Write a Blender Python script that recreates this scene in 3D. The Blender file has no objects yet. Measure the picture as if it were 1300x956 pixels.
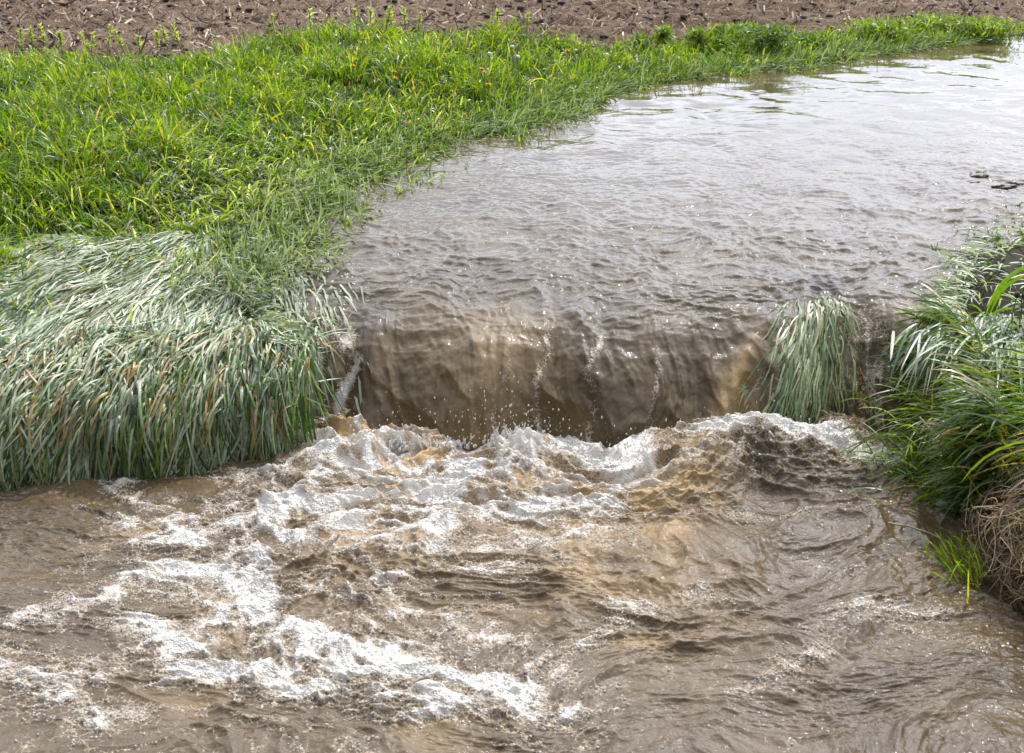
import bpy, math, random
import numpy as np

# ------------------------------------------------------------------ camera, sky, sun, exposure
scene = bpy.context.scene
COL = scene.collection
PITCH = math.radians(21.26)
CAM_H = 2.0
FPX = 650 / math.tan(math.radians(20))
cam = bpy.data.cameras.new('camera')
cam.sensor_width = 36
cam.lens = 18 / math.tan(math.radians(20))
cam.clip_end = 3000
cam.dof.use_dof = True
cam.dof.focus_distance = 6.6
cam.dof.aperture_fstop = 9
cam_o = bpy.data.objects.new('camera', cam)
COL.objects.link(cam_o)
cam_o.location = (0, 0, CAM_H)
cam_o.rotation_euler = (math.pi / 2 - PITCH, 0, 0)
scene.camera = cam_o

SUN_EL, SUN_AZ = math.radians(50), math.radians(24)      # azimuth from +Y towards +X
world = bpy.data.worlds.new('World')
scene.world = world
world.use_nodes = True
wn, wl = world.node_tree.nodes, world.node_tree.links
bg = wn['Background']
sky = wn.new('ShaderNodeTexSky')
sky.sky_type = 'NISHITA'
sky.sun_disc = False
sky.sun_elevation = SUN_EL
sky.sun_rotation = SUN_AZ
sky.air_density = 1.0
sky.dust_density = 2.0
# thin bright cloud over the blue, as the pale reflections in the flood water show
tc = wn.new('ShaderNodeTexCoord')
mp = wn.new('ShaderNodeMapping'); mp.inputs['Scale'].default_value = (1.2, 1.2, 3.5)
cn = wn.new('ShaderNodeTexNoise'); cn.inputs['Scale'].default_value = 2.2; cn.inputs['Detail'].default_value = 6
cr = wn.new('ShaderNodeMapRange'); cr.inputs[1].default_value = .40; cr.inputs[2].default_value = .66
cr.inputs[3].default_value = .45; cr.inputs[4].default_value = 1.0
cm = wn.new('ShaderNodeMixRGB'); 
sunv = (math.cos(SUN_EL) * math.sin(SUN_AZ), math.cos(SUN_EL) * math.cos(SUN_AZ), math.sin(SUN_EL))
dt = wn.new('ShaderNodeVectorMath'); dt.operation = 'DOT_PRODUCT'; dt.inputs[1].default_value = sunv
gl_ = wn.new('ShaderNodeMapRange'); gl_.inputs[1].default_value = -.2; gl_.inputs[2].default_value = 1.0
gl_.inputs[3].default_value = 0.0; gl_.inputs[4].default_value = 36.0
pw_ = wn.new('ShaderNodeMath'); pw_.operation = 'MAXIMUM'; pw_.inputs[1].default_value = 0.0
pw2 = wn.new('ShaderNodeMath'); pw2.operation = 'POWER'; pw2.inputs[1].default_value = 12.0
pw3 = wn.new('ShaderNodeMath'); pw3.operation = 'MULTIPLY_ADD'; pw3.inputs[1].default_value = 45.0
cc_ = wn.new('ShaderNodeVectorMath'); cc_.operation = 'SCALE'; cc_.inputs[0].default_value = (.93, .98, 1.13)
wl.new(tc.outputs['Generated'], dt.inputs[0]); wl.new(dt.outputs['Value'], gl_.inputs[0]); wl.new(dt.outputs['Value'], pw_.inputs[0]); wl.new(pw_.outputs[0], pw2.inputs[0]); wl.new(pw2.outputs[0], pw3.inputs[0])
wl.new(gl_.outputs[0], pw3.inputs[2]); wl.new(pw3.outputs[0], cc_.inputs['Scale'])
wl.new(cc_.outputs[0], cm.inputs[2])
wl.new(tc.outputs['Generated'], mp.inputs[0]); wl.new(mp.outputs[0], cn.inputs[0]); wl.new(cn.outputs[0], cr.inputs[0])
wl.new(cr.outputs[0], cm.inputs[0]); wl.new(sky.outputs[0], cm.inputs[1]); wl.new(cm.outputs[0], bg.inputs[0])
bg.inputs[1].default_value = 0.10

sun = bpy.data.lights.new('sun', 'SUN')
sun.energy = 4.8
sun.angle = math.radians(0.53)
sun.color = (1.0, 0.955, 0.88)
sun_o = bpy.data.objects.new('sun', sun)
COL.objects.link(sun_o)
from mathutils import Vector
sd = Vector((math.cos(SUN_EL) * math.sin(SUN_AZ), math.cos(SUN_EL) * math.cos(SUN_AZ), math.sin(SUN_EL)))
sun_o.rotation_euler = sd.to_track_quat('Z', 'Y').to_euler()
sun_o.location = (0, 0, 30)

scene.view_settings.view_transform = 'Standard'
scene.view_settings.look = 'None'
scene.view_settings.gamma = 1
scene.view_settings.exposure = 0.06
scene.view_settings.use_curve_mapping = False
scene.render.engine = 'CYCLES'
scene.cycles.max_bounces = 8
scene.cycles.diffuse_bounces = 3
scene.cycles.glossy_bounces = 3
scene.cycles.transmission_bounces = 4
scene.cycles.transparent_max_bounces = 12
scene.cycles.sample_clamp_indirect = 4
scene.cycles.sample_clamp_direct = 40
scene.cycles.use_denoising = True

# ------------------------------------------------------------------ helpers
rng = np.random.default_rng(7)
POOL = -0.50


def px(u, v, z=0.0):
    """a point on the level z that the photograph shows at (u, v): used to read distances off it"""
    a = (u - 650) / FPX; b = -(v - 478) / FPX
    d = np.array([a, math.cos(PITCH) + b * math.sin(PITCH), -math.sin(PITCH) + b * math.cos(PITCH)])
    t = (z - CAM_H) / d[2]
    return d[0] * t, d[1] * t


def pxs(pts, z=0.0):
    return np.array([px(u, v, z) for u, v in pts])


def _grad_table(seed):
    r = np.random.default_rng(seed)
    p = r.permutation(256); a = r.random(256) * 2 * np.pi
    return np.concatenate([p, p]), np.cos(a), np.sin(a)


_tabs = {}


def perlin(x, y, seed=0):
    if seed not in _tabs: _tabs[seed] = _grad_table(seed)
    p, gx, gy = _tabs[seed]
    xi = np.floor(x).astype(np.int64); yi = np.floor(y).astype(np.int64)
    xf = x - xi; yf = y - yi
    u = xf ** 3 * (xf * (xf * 6 - 15) + 10); v = yf ** 3 * (yf * (yf * 6 - 15) + 10)
    xi &= 255; yi &= 255; x1 = (xi + 1) & 255; y1 = (yi + 1) & 255

    def g(ix, iy, dx, dy):
        h = p[p[ix] + iy]
        return gx[h] * dx + gy[h] * dy
    a = g(xi, yi, xf, yf); b = g(x1, yi, xf - 1, yf); c = g(xi, y1, xf, yf - 1); d = g(x1, y1, xf - 1, yf - 1)
    return ((a + (b - a) * u) * (1 - v) + (c + (d - c) * u) * v) * 1.5


def fbm(x, y, seed=0, octs=4, gain=.5, lac=2.03):
    s = 0; a = 1
    for i in range(octs):
        s = s + a * perlin(x * lac ** i + 17.3 * i, y * lac ** i - 9.1 * i, seed + i); a *= gain
    return s


def ss(a, b, x):
    t = np.clip((x - a) / (b - a), 0, 1)
    return t * t * (3 - 2 * t)


def seg_dist(X, Y, poly):
    d = np.full(X.shape, 1e9)
    for (x0, y0), (x1, y1) in zip(poly[:-1], poly[1:]):
        dx, dy = x1 - x0, y1 - y0
        t = np.clip(((X - x0) * dx + (Y - y0) * dy) / (dx * dx + dy * dy + 1e-12), 0, 1)
        d = np.minimum(d, np.hypot(X - x0 - t * dx, Y - y0 - t * dy))
    return d


def inside(X, Y, poly):
    r = np.zeros(X.shape, bool); n = len(poly)
    for i in range(n):
        x0, y0 = poly[i]; x1, y1 = poly[(i + 1) % n]
        if y0 == y1: continue
        c = ((Y < y0) != (Y < y1)) & (X < (x1 - x0) * (Y - y0) / (y1 - y0) + x0)
        r ^= c
    return r


def signed(X, Y, poly):           # positive inside
    p = list(map(tuple, poly)) + [tuple(poly[0])]
    d = seg_dist(X, Y, p)
    return np.where(inside(X, Y, poly), d, -d)


def make_mesh(name, verts, faces, mat, parent=None, smooth=True, attrs=None, vcol=None):
    """faces: (F,4) or (F,3) int array"""
    me = bpy.data.meshes.new(name)
    verts = np.ascontiguousarray(verts, dtype=np.float32); faces = np.ascontiguousarray(faces, dtype=np.int32)
    nf, k = faces.shape
    me.vertices.add(len(verts)); me.vertices.foreach_set('co', verts.ravel())
    me.loops.add(nf * k); me.loops.foreach_set('vertex_index', faces.ravel())
    me.polygons.add(nf)
    me.polygons.foreach_set('loop_start', np.arange(0, nf * k, k, dtype=np.int32))
    me.polygons.foreach_set('loop_total', np.full(nf, k, dtype=np.int32))
    if smooth: me.polygons.foreach_set('use_smooth', np.ones(nf, bool))
    for an, av in (attrs or {}).items():
        at = me.attributes.new(an, 'FLOAT', 'POINT'); at.data.foreach_set('value', np.ascontiguousarray(av, dtype=np.float32).ravel())
    if vcol is not None:
        at = me.attributes.new('tint', 'FLOAT_COLOR', 'POINT')
        c = np.ones((len(verts), 4), np.float32); c[:, :3] = vcol
        at.data.foreach_set('color', c.ravel())
    me.update(calc_edges=True)
    me.materials.append(mat)
    o = bpy.data.objects.new(name, me)
    COL.objects.link(o)
    if parent: o.parent = parent
    return o


def tag(o, label=None, cat=None, group=None, kind=None):
    if label: o['label'] = label
    if cat: o['category'] = cat
    if group: o['group'] = group
    if kind: o['kind'] = kind
    return o


def empty(name, loc):
    o = bpy.data.objects.new(name, None); COL.objects.link(o); o.location = loc
    o.empty_display_size = .05
    return o


def grid_faces(nr, nc):
    i = np.arange(nr - 1)[:, None] * nc + np.arange(nc - 1)[None]
    i = i.ravel()
    return np.stack([i, i + 1, i + nc + 1, i + nc], 1)


# ------------------------------------------------------------------ materials
class NT:
    def __init__(s, name):
        s.m = bpy.data.materials.new(name); s.m.use_nodes = True
        s.t = s.m.node_tree; s.n = s.t.nodes; s.n.clear()
        s.out = s.n.new('ShaderNodeOutputMaterial')

    def new(s, typ, **kw):
        n = s.n.new(typ)
        for k, v in kw.items():
            if k.startswith('i_'):
                key = k[2:]
                key = int(key) if key.isdigit() else key.replace('_', ' ')
                if isinstance(v, bpy.types.NodeSocket): s.t.links.new(v, n.inputs[key])
                else: n.inputs[key].default_value = v
            else: setattr(n, k, v)
        return n

    def attr(s, name, col=False):
        n = s.new('ShaderNodeAttribute', attribute_name=name)
        return n.outputs['Color'] if col else n.outputs['Fac']

    def math(s, op, a, b=0.0, c=None, clamp=False):
        n = s.new('ShaderNodeMath', operation=op, use_clamp=clamp)
        for i, v in enumerate([a, b] + ([c] if c is not None else [])):
            if isinstance(v, bpy.types.NodeSocket): s.t.links.new(v, n.inputs[i])
            else: n.inputs[i].default_value = v
        return n.outputs[0]

    def mixc(s, f, a, b, mode='MIX'):
        n = s.new('ShaderNodeMixRGB', blend_type=mode)
        for i, v in enumerate((f, a, b)):
            if isinstance(v, bpy.types.NodeSocket): s.t.links.new(v, n.inputs[i])
            else: n.inputs[i].default_value = v if i == 0 else (*v, 1)
        return n.outputs[0]

    def rng(s, v, a, b, c=0.0, d=1.0):
        return s.new('ShaderNodeMapRange', i_0=v, i_1=a, i_2=b, i_3=c, i_4=d).outputs[0]

    def noise(s, scale, detail=3, vec=None, rough=.5):
        n = s.new('ShaderNodeTexNoise', i_Scale=scale, i_Detail=detail, i_Roughness=rough)
        if vec is not None: s.t.links.new(vec, n.inputs['Vector'])
        return n.outputs[0]

    def mapping(s, vec, scale):
        return s.new('ShaderNodeMapping', i_Vector=vec, i_Scale=scale).outputs[0]

    def coord(s):
        return s.new('ShaderNodeTexCoord').outputs['Object']

    def surf(s, sh):
        s.t.links.new(sh, s.out.inputs[0]); return s.m

    def mixs(s, f, a, b):
        return s.new('ShaderNodeMixShader', i_0=f, i_1=a, i_2=b).outputs[0]


def leaf_material(name, trans=.5, rough=.36, spec=.55, tcol=(1.6, 1.6, .4)):
    t = NT(name)
    c = t.attr('tint', True)
    v = t.noise(60, 2, t.coord())
    c2 = t.mixc(1.0, c, t.new('ShaderNodeCombineColor', i_0=t.rng(v, .3, .7, .75, 1.2), i_1=t.rng(v, .3, .7, .75, 1.2), i_2=t.rng(v, .3, .7, .75, 1.2)).outputs[0], 'MULTIPLY')
    p = t.new('ShaderNodeBsdfPrincipled', i_Base_Color=c2, i_Roughness=rough)
    p.inputs['Specular IOR Level'].default_value = spec
    tr = t.new('ShaderNodeBsdfTranslucent', i_Color=t.mixc(1.0, c2, tcol, 'MULTIPLY'))
    return t.surf(t.mixs(trans, p.outputs[0], tr.outputs[0]))


def plain_material(name, col, rough=.7, var=.35, scale=40, bump=0.0, spec=.4):
    t = NT(name)
    v = t.noise(scale, 4, t.coord())
    lo = tuple(c * (1 - var) for c in col); hi = tuple(min(1, c * (1 + var)) for c in col)
    c = t.mixc(t.rng(v, .3, .7), lo, hi)
    p = t.new('ShaderNodeBsdfPrincipled', i_Base_Color=c, i_Roughness=rough)
    p.inputs['Specular IOR Level'].default_value = spec
    if bump:
        b = t.new('ShaderNodeBump', i_Height=v, i_Strength=1.0, i_Distance=bump)
        t.t.links.new(b.outputs[0], p.inputs['Normal'])
    return t.surf(p.outputs[0])


def tint_material(name, rough=.75, trans=0.0):
    t = NT(name)
    c = t.attr('tint', True)
    p = t.new('ShaderNodeBsdfPrincipled', i_Base_Color=c, i_Roughness=rough)
    p.inputs['Specular IOR Level'].default_value = .3
    if trans:
        tr = t.new('ShaderNodeBsdfTranslucent', i_Color=c)
        return t.surf(t.mixs(trans, p.outputs[0], tr.outputs[0]))
    return t.surf(p.outputs[0])


def water_material(name, fine=1.0, flow=False, mudlo=(.054, .039, .021), mudhi=(.084, .060, .034)):
    """silty river water: brown body, sky and sun mirrored on top, lighter where air is churned in, foam on it"""
    t = NT(name)
    co = t.coord()
    aer, foam, thin = t.attr('aer'), t.attr('foam'), t.attr('thin')
    # bumps
    s1 = t.mapping(co, (1, .5, .55) if flow else (1, 1, 1))
    n1 = t.noise(26, 3, s1, .55)
    n2 = t.noise(90, 2, s1, .5)
    h = t.math('MULTIPLY_ADD', n2, .22, n1)
    calm = t.attr('calm')
    dist = t.math('MULTIPLY', calm, .012 * fine)
    b = t.new('ShaderNodeBump', i_Height=h, i_Strength=1.0)
    t.t.links.new(dist, b.inputs['Distance'])
    # body colour
    mud = t.noise(3.0, 3, co)
    c = t.mixc(t.rng(mud, .35, .65), mudlo, mudhi)
    c = t.mixc(aer, c, (.42, .27, .11))
    p = t.new('ShaderNodeBsdfPrincipled', i_Base_Color=c, i_Roughness=.03, i_IOR=1.333, i_Normal=b.outputs[0])
    sh = p.outputs[0]
    # a thin clear film where grass lies just under the surface
    gl = t.new('ShaderNodeBsdfGlossy', i_Roughness=.05, i_Normal=b.outputs[0])
    tp = t.new('ShaderNodeBsdfTransparent'); tp.inputs[0].default_value = (.93, .86, .72, 1)
    fr = t.new('ShaderNodeFresnel', i_IOR=1.333, i_Normal=b.outputs[0])
    sh = t.mixs(thin, sh, t.mixs(fr.outputs[0], tp.outputs[0], gl.outputs[0]))
    # foam: packed bubbles
    vo = t.new('ShaderNodeTexVoronoi', i_Vector=co, i_Scale=135.0)
    ve = t.new('ShaderNodeTexVoronoi', feature='DISTANCE_TO_EDGE', i_Vector=co, i_Scale=62.0)
    ve2 = t.new('ShaderNodeTexVoronoi', feature='DISTANCE_TO_EDGE', i_Vector=co, i_Scale=24.0)
    e1 = t.rng(ve.outputs[0], 0.02, .20, .22, -.06)
    e2 = t.rng(ve2.outputs[0], 0.02, .16, .16, -.04)
    fn = t.noise(30, 5, co, .65)
    lace = t.math('ADD', t.math('MULTIPLY_ADD', t.math('SUBTRACT', fn, .5), .75, foam), t.math('ADD', e1, e2))
    m = t.rng(lace, .40, .72)
    dome = t.math('POWER', t.math('SUBTRACT', 1.0, vo.outputs[0]), 2.0)
    fb = t.new('ShaderNodeBump', i_Height=dome, i_Strength=1.0, i_Distance=.0045)
    fc = t.mixc(t.rng(foam, .45, 1.0), (.50, .40, .28), (.78, .745, .68))
    fp = t.new('ShaderNodeBsdfPrincipled', i_Base_Color=fc, i_Roughness=.25, i_Normal=fb.outputs[0])
    ft = t.new('ShaderNodeBsdfTranslucent', i_Color=fc)
    sh = t.mixs(m, sh, t.mixs(.42, fp.outputs[0], ft.outputs[0]))
    return t.surf(sh)


M_water = water_material('flood_water')
M_fall = water_material('falling_water', .8, True, (.056, .040, .019), (.082, .059, .029))
M_leaf = leaf_material('grass_leaf')
M_wet = leaf_material('wet_flattened_leaf', .30, .40, .45, (1.1, 1.3, .6))
M_straw = tint_material('dry_straw', .7, .15)


def ground_material():
    t = NT('soil')
    co = t.coord()
    f = t.attr('field')
    n = t.noise(9, 6, co, .65); n2 = t.noise(60, 5, co, .65)
    soil = t.mixc(t.rng(n, .3, .7), (.062, .041, .026), (.145, .094, .058))
    soil = t.mixc(t.rng(n2, .57, .66), soil, (.30, .22, .15))
    wet = t.mixc(t.rng(n, .3, .7), (.018, .015, .009), (.034, .030, .016))
    c = t.mixc(f, wet, soil)
    p = t.new('ShaderNodeBsdfPrincipled', i_Base_Color=c, i_Roughness=.9)
    p.inputs['Specular IOR Level'].default_value = .15
    b = t.new('ShaderNodeBump', i_Height=t.math('MULTIPLY_ADD', n2, .5, n), i_Strength=1.0, i_Distance=.03)
    t.t.links.new(b.outputs[0], p.inputs['Normal'])
    return t.surf(p.outputs[0])


# ------------------------------------------------------------------ plan of the place (metres)
# left waterline of the flooded waterway, read at level 0
SHORE = pxs([(318, 352), (345, 325), (385, 285), (430, 245), (500, 205), (560, 178), (640, 166), (700, 148), (760, 118), (830, 103), (900, 95), (1000, 86), (1130, 65), (1300, 45)])
far = SHORE[-1]
land_left = np.vstack([[(-1.18, 5.3), (-1.20, 5.8), (-1.27, 6.2)], SHORE, [(far[0] + 20, far[1] + 5), (400, 120), (400, 900), (-400, 900), (-400, 3.0), (-6, 3.0)]])
FIELD = np.array([px(u, v, z) for u, v, z in [(-700, 72, .30), (0, 74, .30), (150, 84, .30), (250, 78, .30), (320, 54, .30), (420, 38, .30), (550, 47, .30), (700, 42, .28), (800, 50, .26), (900, 30, .24), (1000, 32, .24), (1150, 19, .24), (1300, 11, .24)]])
field_poly = np.vstack([[(-400, 13)], FIELD, [(30, 24), (400, 125), (400, 900), (-400, 900)]])
right_shore = pxs([(1190, 520), (1185, 470), (1215, 430), (1238, 400), (1262, 340), (1290, 300), (1330, 280), (1400, 268)])
land_right = np.vstack([[(1.74, 5.3)], right_shore, [(4.5, 8.6), (9, 10), (20, 14), (400, 60), (400, -300), (1.9, -300), (1.9, 2.5)]])
# the scour pool the water drops into
pool_poly = np.array([(-9, 5.02), (-2.6, 5.27), (-2.05, 5.30), (-1.45, 5.35), (-1.1, 5.47), (-1.0, 5.64), (-.94, 5.96), (-.4, 6.0), (.2, 5.88), (.8, 5.86), (1.4, 5.96), (1.88, 5.98), (2.02, 5.80),
                      (1.98, 5.45), (1.88, 5.05), (1.80, 4.75), (1.73, 4.45), (1.70, 4.2), (1.84, 3.9), (2.05, 3.6), (2.2, 3.2), (2.4, 2.2), (2.6, 0), (3, -12), (-12, -12)])


def mat_rim(x):
    return np.interp(x, [-9, -2.6, -2.05, -1.45, -1.0, -.76, -.60, 9], [5.0, 5.24, 5.27, 5.32, 5.42, 5.68, 5.85, 5.90]) + (.045 * np.sin(x * 4.3 + 1) + .03 * np.sin(x * 9.7)) * (np.asarray(x) < -.9)


# flattened turf draped over the brink: back from rim, level
_mq = np.array([-.061, -.05, -.03, .0, .05, .12, .22, .36, .56, .85, 1.2, 1.7])
_mz = np.array([-.62, -.50, -.41, -.32, -.25, -.20, -.165, -.13, -.09, -.045, .0, .03])
_ms = np.concatenate([[0], np.cumsum(np.hypot(np.diff(_mq), np.diff(_mz)))])
_mS = _ms[-1]


def ground_h(X, Y):
    dl = signed(X, Y, land_left); dr = signed(X, Y, land_right)
    land = np.maximum(dl, dr)
    f = ss(-.1, .35, signed(X, Y, field_poly))
    back = Y - mat_rim(X)
    hi = .05 + .15 * ss(2, 4.5, X - 0 * Y) * 0 + .17 * ss(1.2, 3.4, back) * (X < 1) 
    hi = np.where(dr > dl, np.where(Y > 5.9, -.095 + .06 * ss(6, 5.9, Y), .03) + .2 * ss(1.0, 3.5, dr), hi)
    h = np.where(land > 0, hi * ss(0, 1.6, land) + .01 * ss(0, .15, land), -.30 * ss(0, .7, -land) - .015)
    h = h + .02 * fbm(X * 1.3, Y * 1.3, 3) * ss(-.2, .6, land) - .04 * f
    h = h + f * (.035 * fbm(X * 3, Y * 3, 5, 3) + .030 * fbm(X * 11, Y * 11, 8, 3) + (.03 + .02 * np.sin(X * .7)) * np.sin(Y * 8.3 + X * .9 + fbm(X, Y, 2, 2)))
    pp = signed(X, Y, pool_poly)
    # ground slopes over the brink before it drops
    prof = np.interp(back, _mq, _mz) - .045 - .24 * ss(-1.55, -1.20, X) * ss(.18, .45, back)
    lf = ss(-.94, -1.14, X) * ss(2.3, 1.3, back)
    h = h * (1 - lf) + prof * lf
    h = h - .30 * ss(-.75, -.02, pp) * ss(-.9, -.4, X) * ss(9, 7, Y) * (1 - .45 * ss(1.5, 1.9, X))
    h = h - .95 * ss(-.10, .16, pp)
    return h, f


def build_ground():
    def axis(lo, hi, step, far_lo, far_hi, g):
        a = [lo]; s = step
        while a[-1] > far_lo: s *= g; a.append(a[-1] - s)
        b = [hi]; s = step
        while b[-1] < far_hi: s *= g; b.append(b[-1] + s)
        return np.array(sorted(a)[:-1] + list(np.arange(lo, hi, step)) + b)
    xs = axis(-8, 11, .05, -400, 400, 1.12)
    ys = np.concatenate([axis(3.4, 7, .025, -60, 7, 1.12)[:-1], np.arange(7, 22, .045)])
    s = .05; yy = [22.0]
    while yy[-1] < 900: s *= 1.09; yy.append(yy[-1] + s)
    ys = np.concatenate([ys, yy])
    X, Y = np.meshgrid(xs, ys)
    H, F = ground_h(X, Y)
    o = make_mesh('ground', np.stack([X, Y, H], -1).reshape(-1, 3), grid_faces(len(ys), len(xs)), ground_material(), attrs={'field': F})
    tag(o, kind='structure')


# ------------------------------------------------------------------ upper water and the fall
# profile through the brink: distance back from the foot line, level
_py = np.array([-.02, 0, .04, .10, .17, .25, .36, .52, .72, 1.0, 1.5, 2.2, 3.2])
_pz = np.array([-.62, -.50, -.42, -.33, -.24, -.165, -.105, -.062, -.035, -.018, -.006, 0, 0])
_ds = np.concatenate([[0], np.cumsum(np.hypot(np.diff(_py), np.diff(_pz)))])


def foot_y(x):
    """where the falling sheet meets the pool, seen in plan"""
    y = 5.66 - .12 * np.exp(-((x - .42) / .55) ** 2) - .04 * np.exp(-((x - .42) / .2) ** 2) + .03 * np.sin(x * 5 + 1)
    y = y + 1.0 * ss(-.94, -1.80, x) + .6 * ss(1.85, 2.5, x) + .12 * ss(1.1, 1.5, x)
    return y


def fall_point(x, s, n):
    """x across, s up along the profile from the foot, n out of the surface"""
    q = np.interp(s, _ds, _py); z = np.interp(s, _ds, _pz)
    q1 = np.interp(s + .03, _ds, _py); z1 = np.interp(s + .03, _ds, _pz); q0 = np.interp(s - .03, _ds, _py); z0 = np.interp(s - .03, _ds, _pz)
    tx, tz = q1 - q0, z1 - z0
    l = np.hypot(tx, tz) + 1e-9
    return np.stack([x, foot_y(x) + q - tz / l * n, z + tx / l * n], -1)


def drowned(x, s):
    """how much grass lies close under the sheet"""
    c = 1.24 + .19 * ss(0.0, 0.8, s)
    w = .40 - .20 * ss(0, .8, s)
    a = np.exp(-(((x - c) / w) ** 2) * 1.2) * ss(1.25, .85, s)
    b = .8 * ss(-.66, -1.0, x + .09 * fbm(x * 5, s * 3, 171, 2)) * ss(1.3, .8, s) 
    c2 = .0 * x
    return np.clip(np.maximum(a, b), 0, 1)


def sheet_relief(X, S):
    chop = ss(14, 1.8, S)                       # rougher towards the brink
    YW = foot_y(X) + np.interp(S, _ds, _py) + np.maximum(S - _ds[-1], 0) - 5.6
    wx = X + .10 * fbm(X * 2.2, YW * 1.6, 11, 2); ws = YW + .10 * fbm(X * 2.0, YW * 1.5, 15, 2)
    n = .016 * fbm(wx * 2.4, ws * 2.0, 21, 2) * chop
    r1 = 1 - np.abs(fbm(wx * 3.2, ws * 4.2, 31, 2)); r2 = 1 - np.abs(fbm(wx * 7.5, ws * 10, 41, 2))
    n += (.019 * r1 ** 2 + .009 * r2 ** 2) * chop * ss(4.2, .6, S)
    n += .0045 * fbm(wx * 17, ws * 24, 51, 3) * (.10 + .90 * ss(6, 1.0, S))
    n += .0016 * fbm(wx * 6, ws * 16, 61, 3)
    # on the falling face the relief is drawn out along the fall
    face = ss(1.0, .55, S)
    fx = X + .05 * fbm(X * 2.5, S * 2, 71, 2)
    nf = .050 * fbm(fx * 2.6, S * 1.3, 81, 2) + .012 * (1 - np.abs(fbm(fx * 4 + S * 1.2, S * 2.2, 97, 1))) ** 5 + .008 * (1 - np.abs(fbm(fx * 9, S * 2.0, 91, 2))) ** 3 + .0055 * fbm(fx * 20 + S * 3, S * 8, 101, 2) + .009 * (1 - np.abs(fbm(fx * 5.5 + .6 * S, S * .9, 107, 2))) ** 7 + .0035 * (1 - np.abs(fbm(fx * 10, S * 6, 109, 2))) ** 4 * ss(.35, .7, S) + .0020 * fbm(fx * 60, S * 22, 103, 2)
    # two humps where stones or turf stand behind the sheet, water parting round them
    for cx, cs, rx, rs, am in ((-.13, .22, .16, .30, .07), (.50, .30, .13, .35, .035), (-.62, .3, .06, .5, .03), (1.66, .42, .10, .3, -.05)):
        nf += 1.3 * am * np.exp(-((X - cx) / rx) ** 2 - ((S - cs) / rs) ** 2)
    ridge = np.exp(-((X - (.80 + .46 * S)) / .055) ** 2) * ss(0, .1, S) * ss(.75, .45, S)      # the slanting tongue left of the drowned grass
    nf += .05 * ridge
    n = n * (1 - .75 * face) + nf * face
    dr = drowned(X, S)
    n = n * (1 - .35 * dr) + dr * .006 + .016 * dr * fbm(X * 14, S * 3, 111, 2)
    return n, face, fx, ridge, dr


def build_upper():
    # rows follow the profile, then run out over the flooded waterway
    s_near = np.concatenate([np.arange(0, 1.25, .0045), np.arange(1.25, 3.4, .008)])
    s = list(s_near); d = .008
    while s[-1] < 60: d *= 1.0085; s.append(s[-1] + d)
    while s[-1] < 400: d *= 1.1; s.append(s[-1] + d)
    s = np.array(s)
    K = 1050
    fan = np.linspace(-.36, .50, K)
    S, Fx = np.meshgrid(s, fan, indexing='ij')
    yq = 5.6 + np.minimum(np.interp(S, _ds, _py), 1e9) + np.maximum(S - _ds[-1], 0)
    X = Fx * (yq + 1.5)
    n, face, fx, ridge, dr = sheet_relief(X, S)
    P = fall_point(X, S, n)
    far_s = S > _ds[-1]
    P[..., 1] = np.where(far_s, foot_y(X) + _py[-1] + (S - _ds[-1]), P[..., 1])
    P[..., 2] = np.where(far_s, n, P[..., 2])
    aer = .02 * face + .07 * face * ss(0, .9, fbm(fx * 5, S * 1.0, 121, 3)) + .35 * ridge + .18 * face * np.exp(-((X + .1) / .25) ** 2) + .35 * ss(.2, .0, S)
    aer += .3 * np.exp(-((X - 1.0) / .12) ** 2 - ((S - .25) / .2) ** 2)
    foam = np.zeros_like(S)
    for x0, dx, w, am in ((-.88, .08, .05, .80), (-.74, .06, .032, .86), (.14, .1, .020, .52), (.36, .08, .022, .55), (.62, .08, .018, .42), (1.64, .05, .07, .46), (-.05, .04, .02, .30)):  # falling foam strings; the wide one at far right paints glints as foam
        cx = x0 - dx * (.6 - S) + .045 * fbm(S * 3.5, X * 0 + x0 * 9, 131, 3)
        foam += am * np.exp(-((X - cx) / w) ** 2) * ss(.95, .55, S) * (.85 + .75 * fbm(X * 14, S * 7, 141, 3))
    foam += dr * ss(1.0, .6, S) * .95 * np.clip(fbm(fx * 26, S * 6, 155, 3), 0, 1)  # white streaks over the drowned grass: surface glints painted in as foam
    foam += .35 * ridge * ss(.5, .1, S)
    foam += .5 * ss(.10, 0, S)
    thin = dr * ss(0, .06, S) * np.clip(.56 + .55 * fbm(fx * 14, S * 3.0, 151, 3), .14, .80)
    calm = (.08 + .62 * ss(6, .8, S)) * (1 - .3 * face)
    calm = calm * ss(40, 12, S) + .02
    o = make_mesh('water', P.reshape(-1, 3), grid_faces(len(s), K), M_fall,
                  attrs={'aer': np.clip(aer, 0, 1), 'foam': foam, 'thin': thin, 'calm': calm})
    tag(o, kind='structure')


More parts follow.
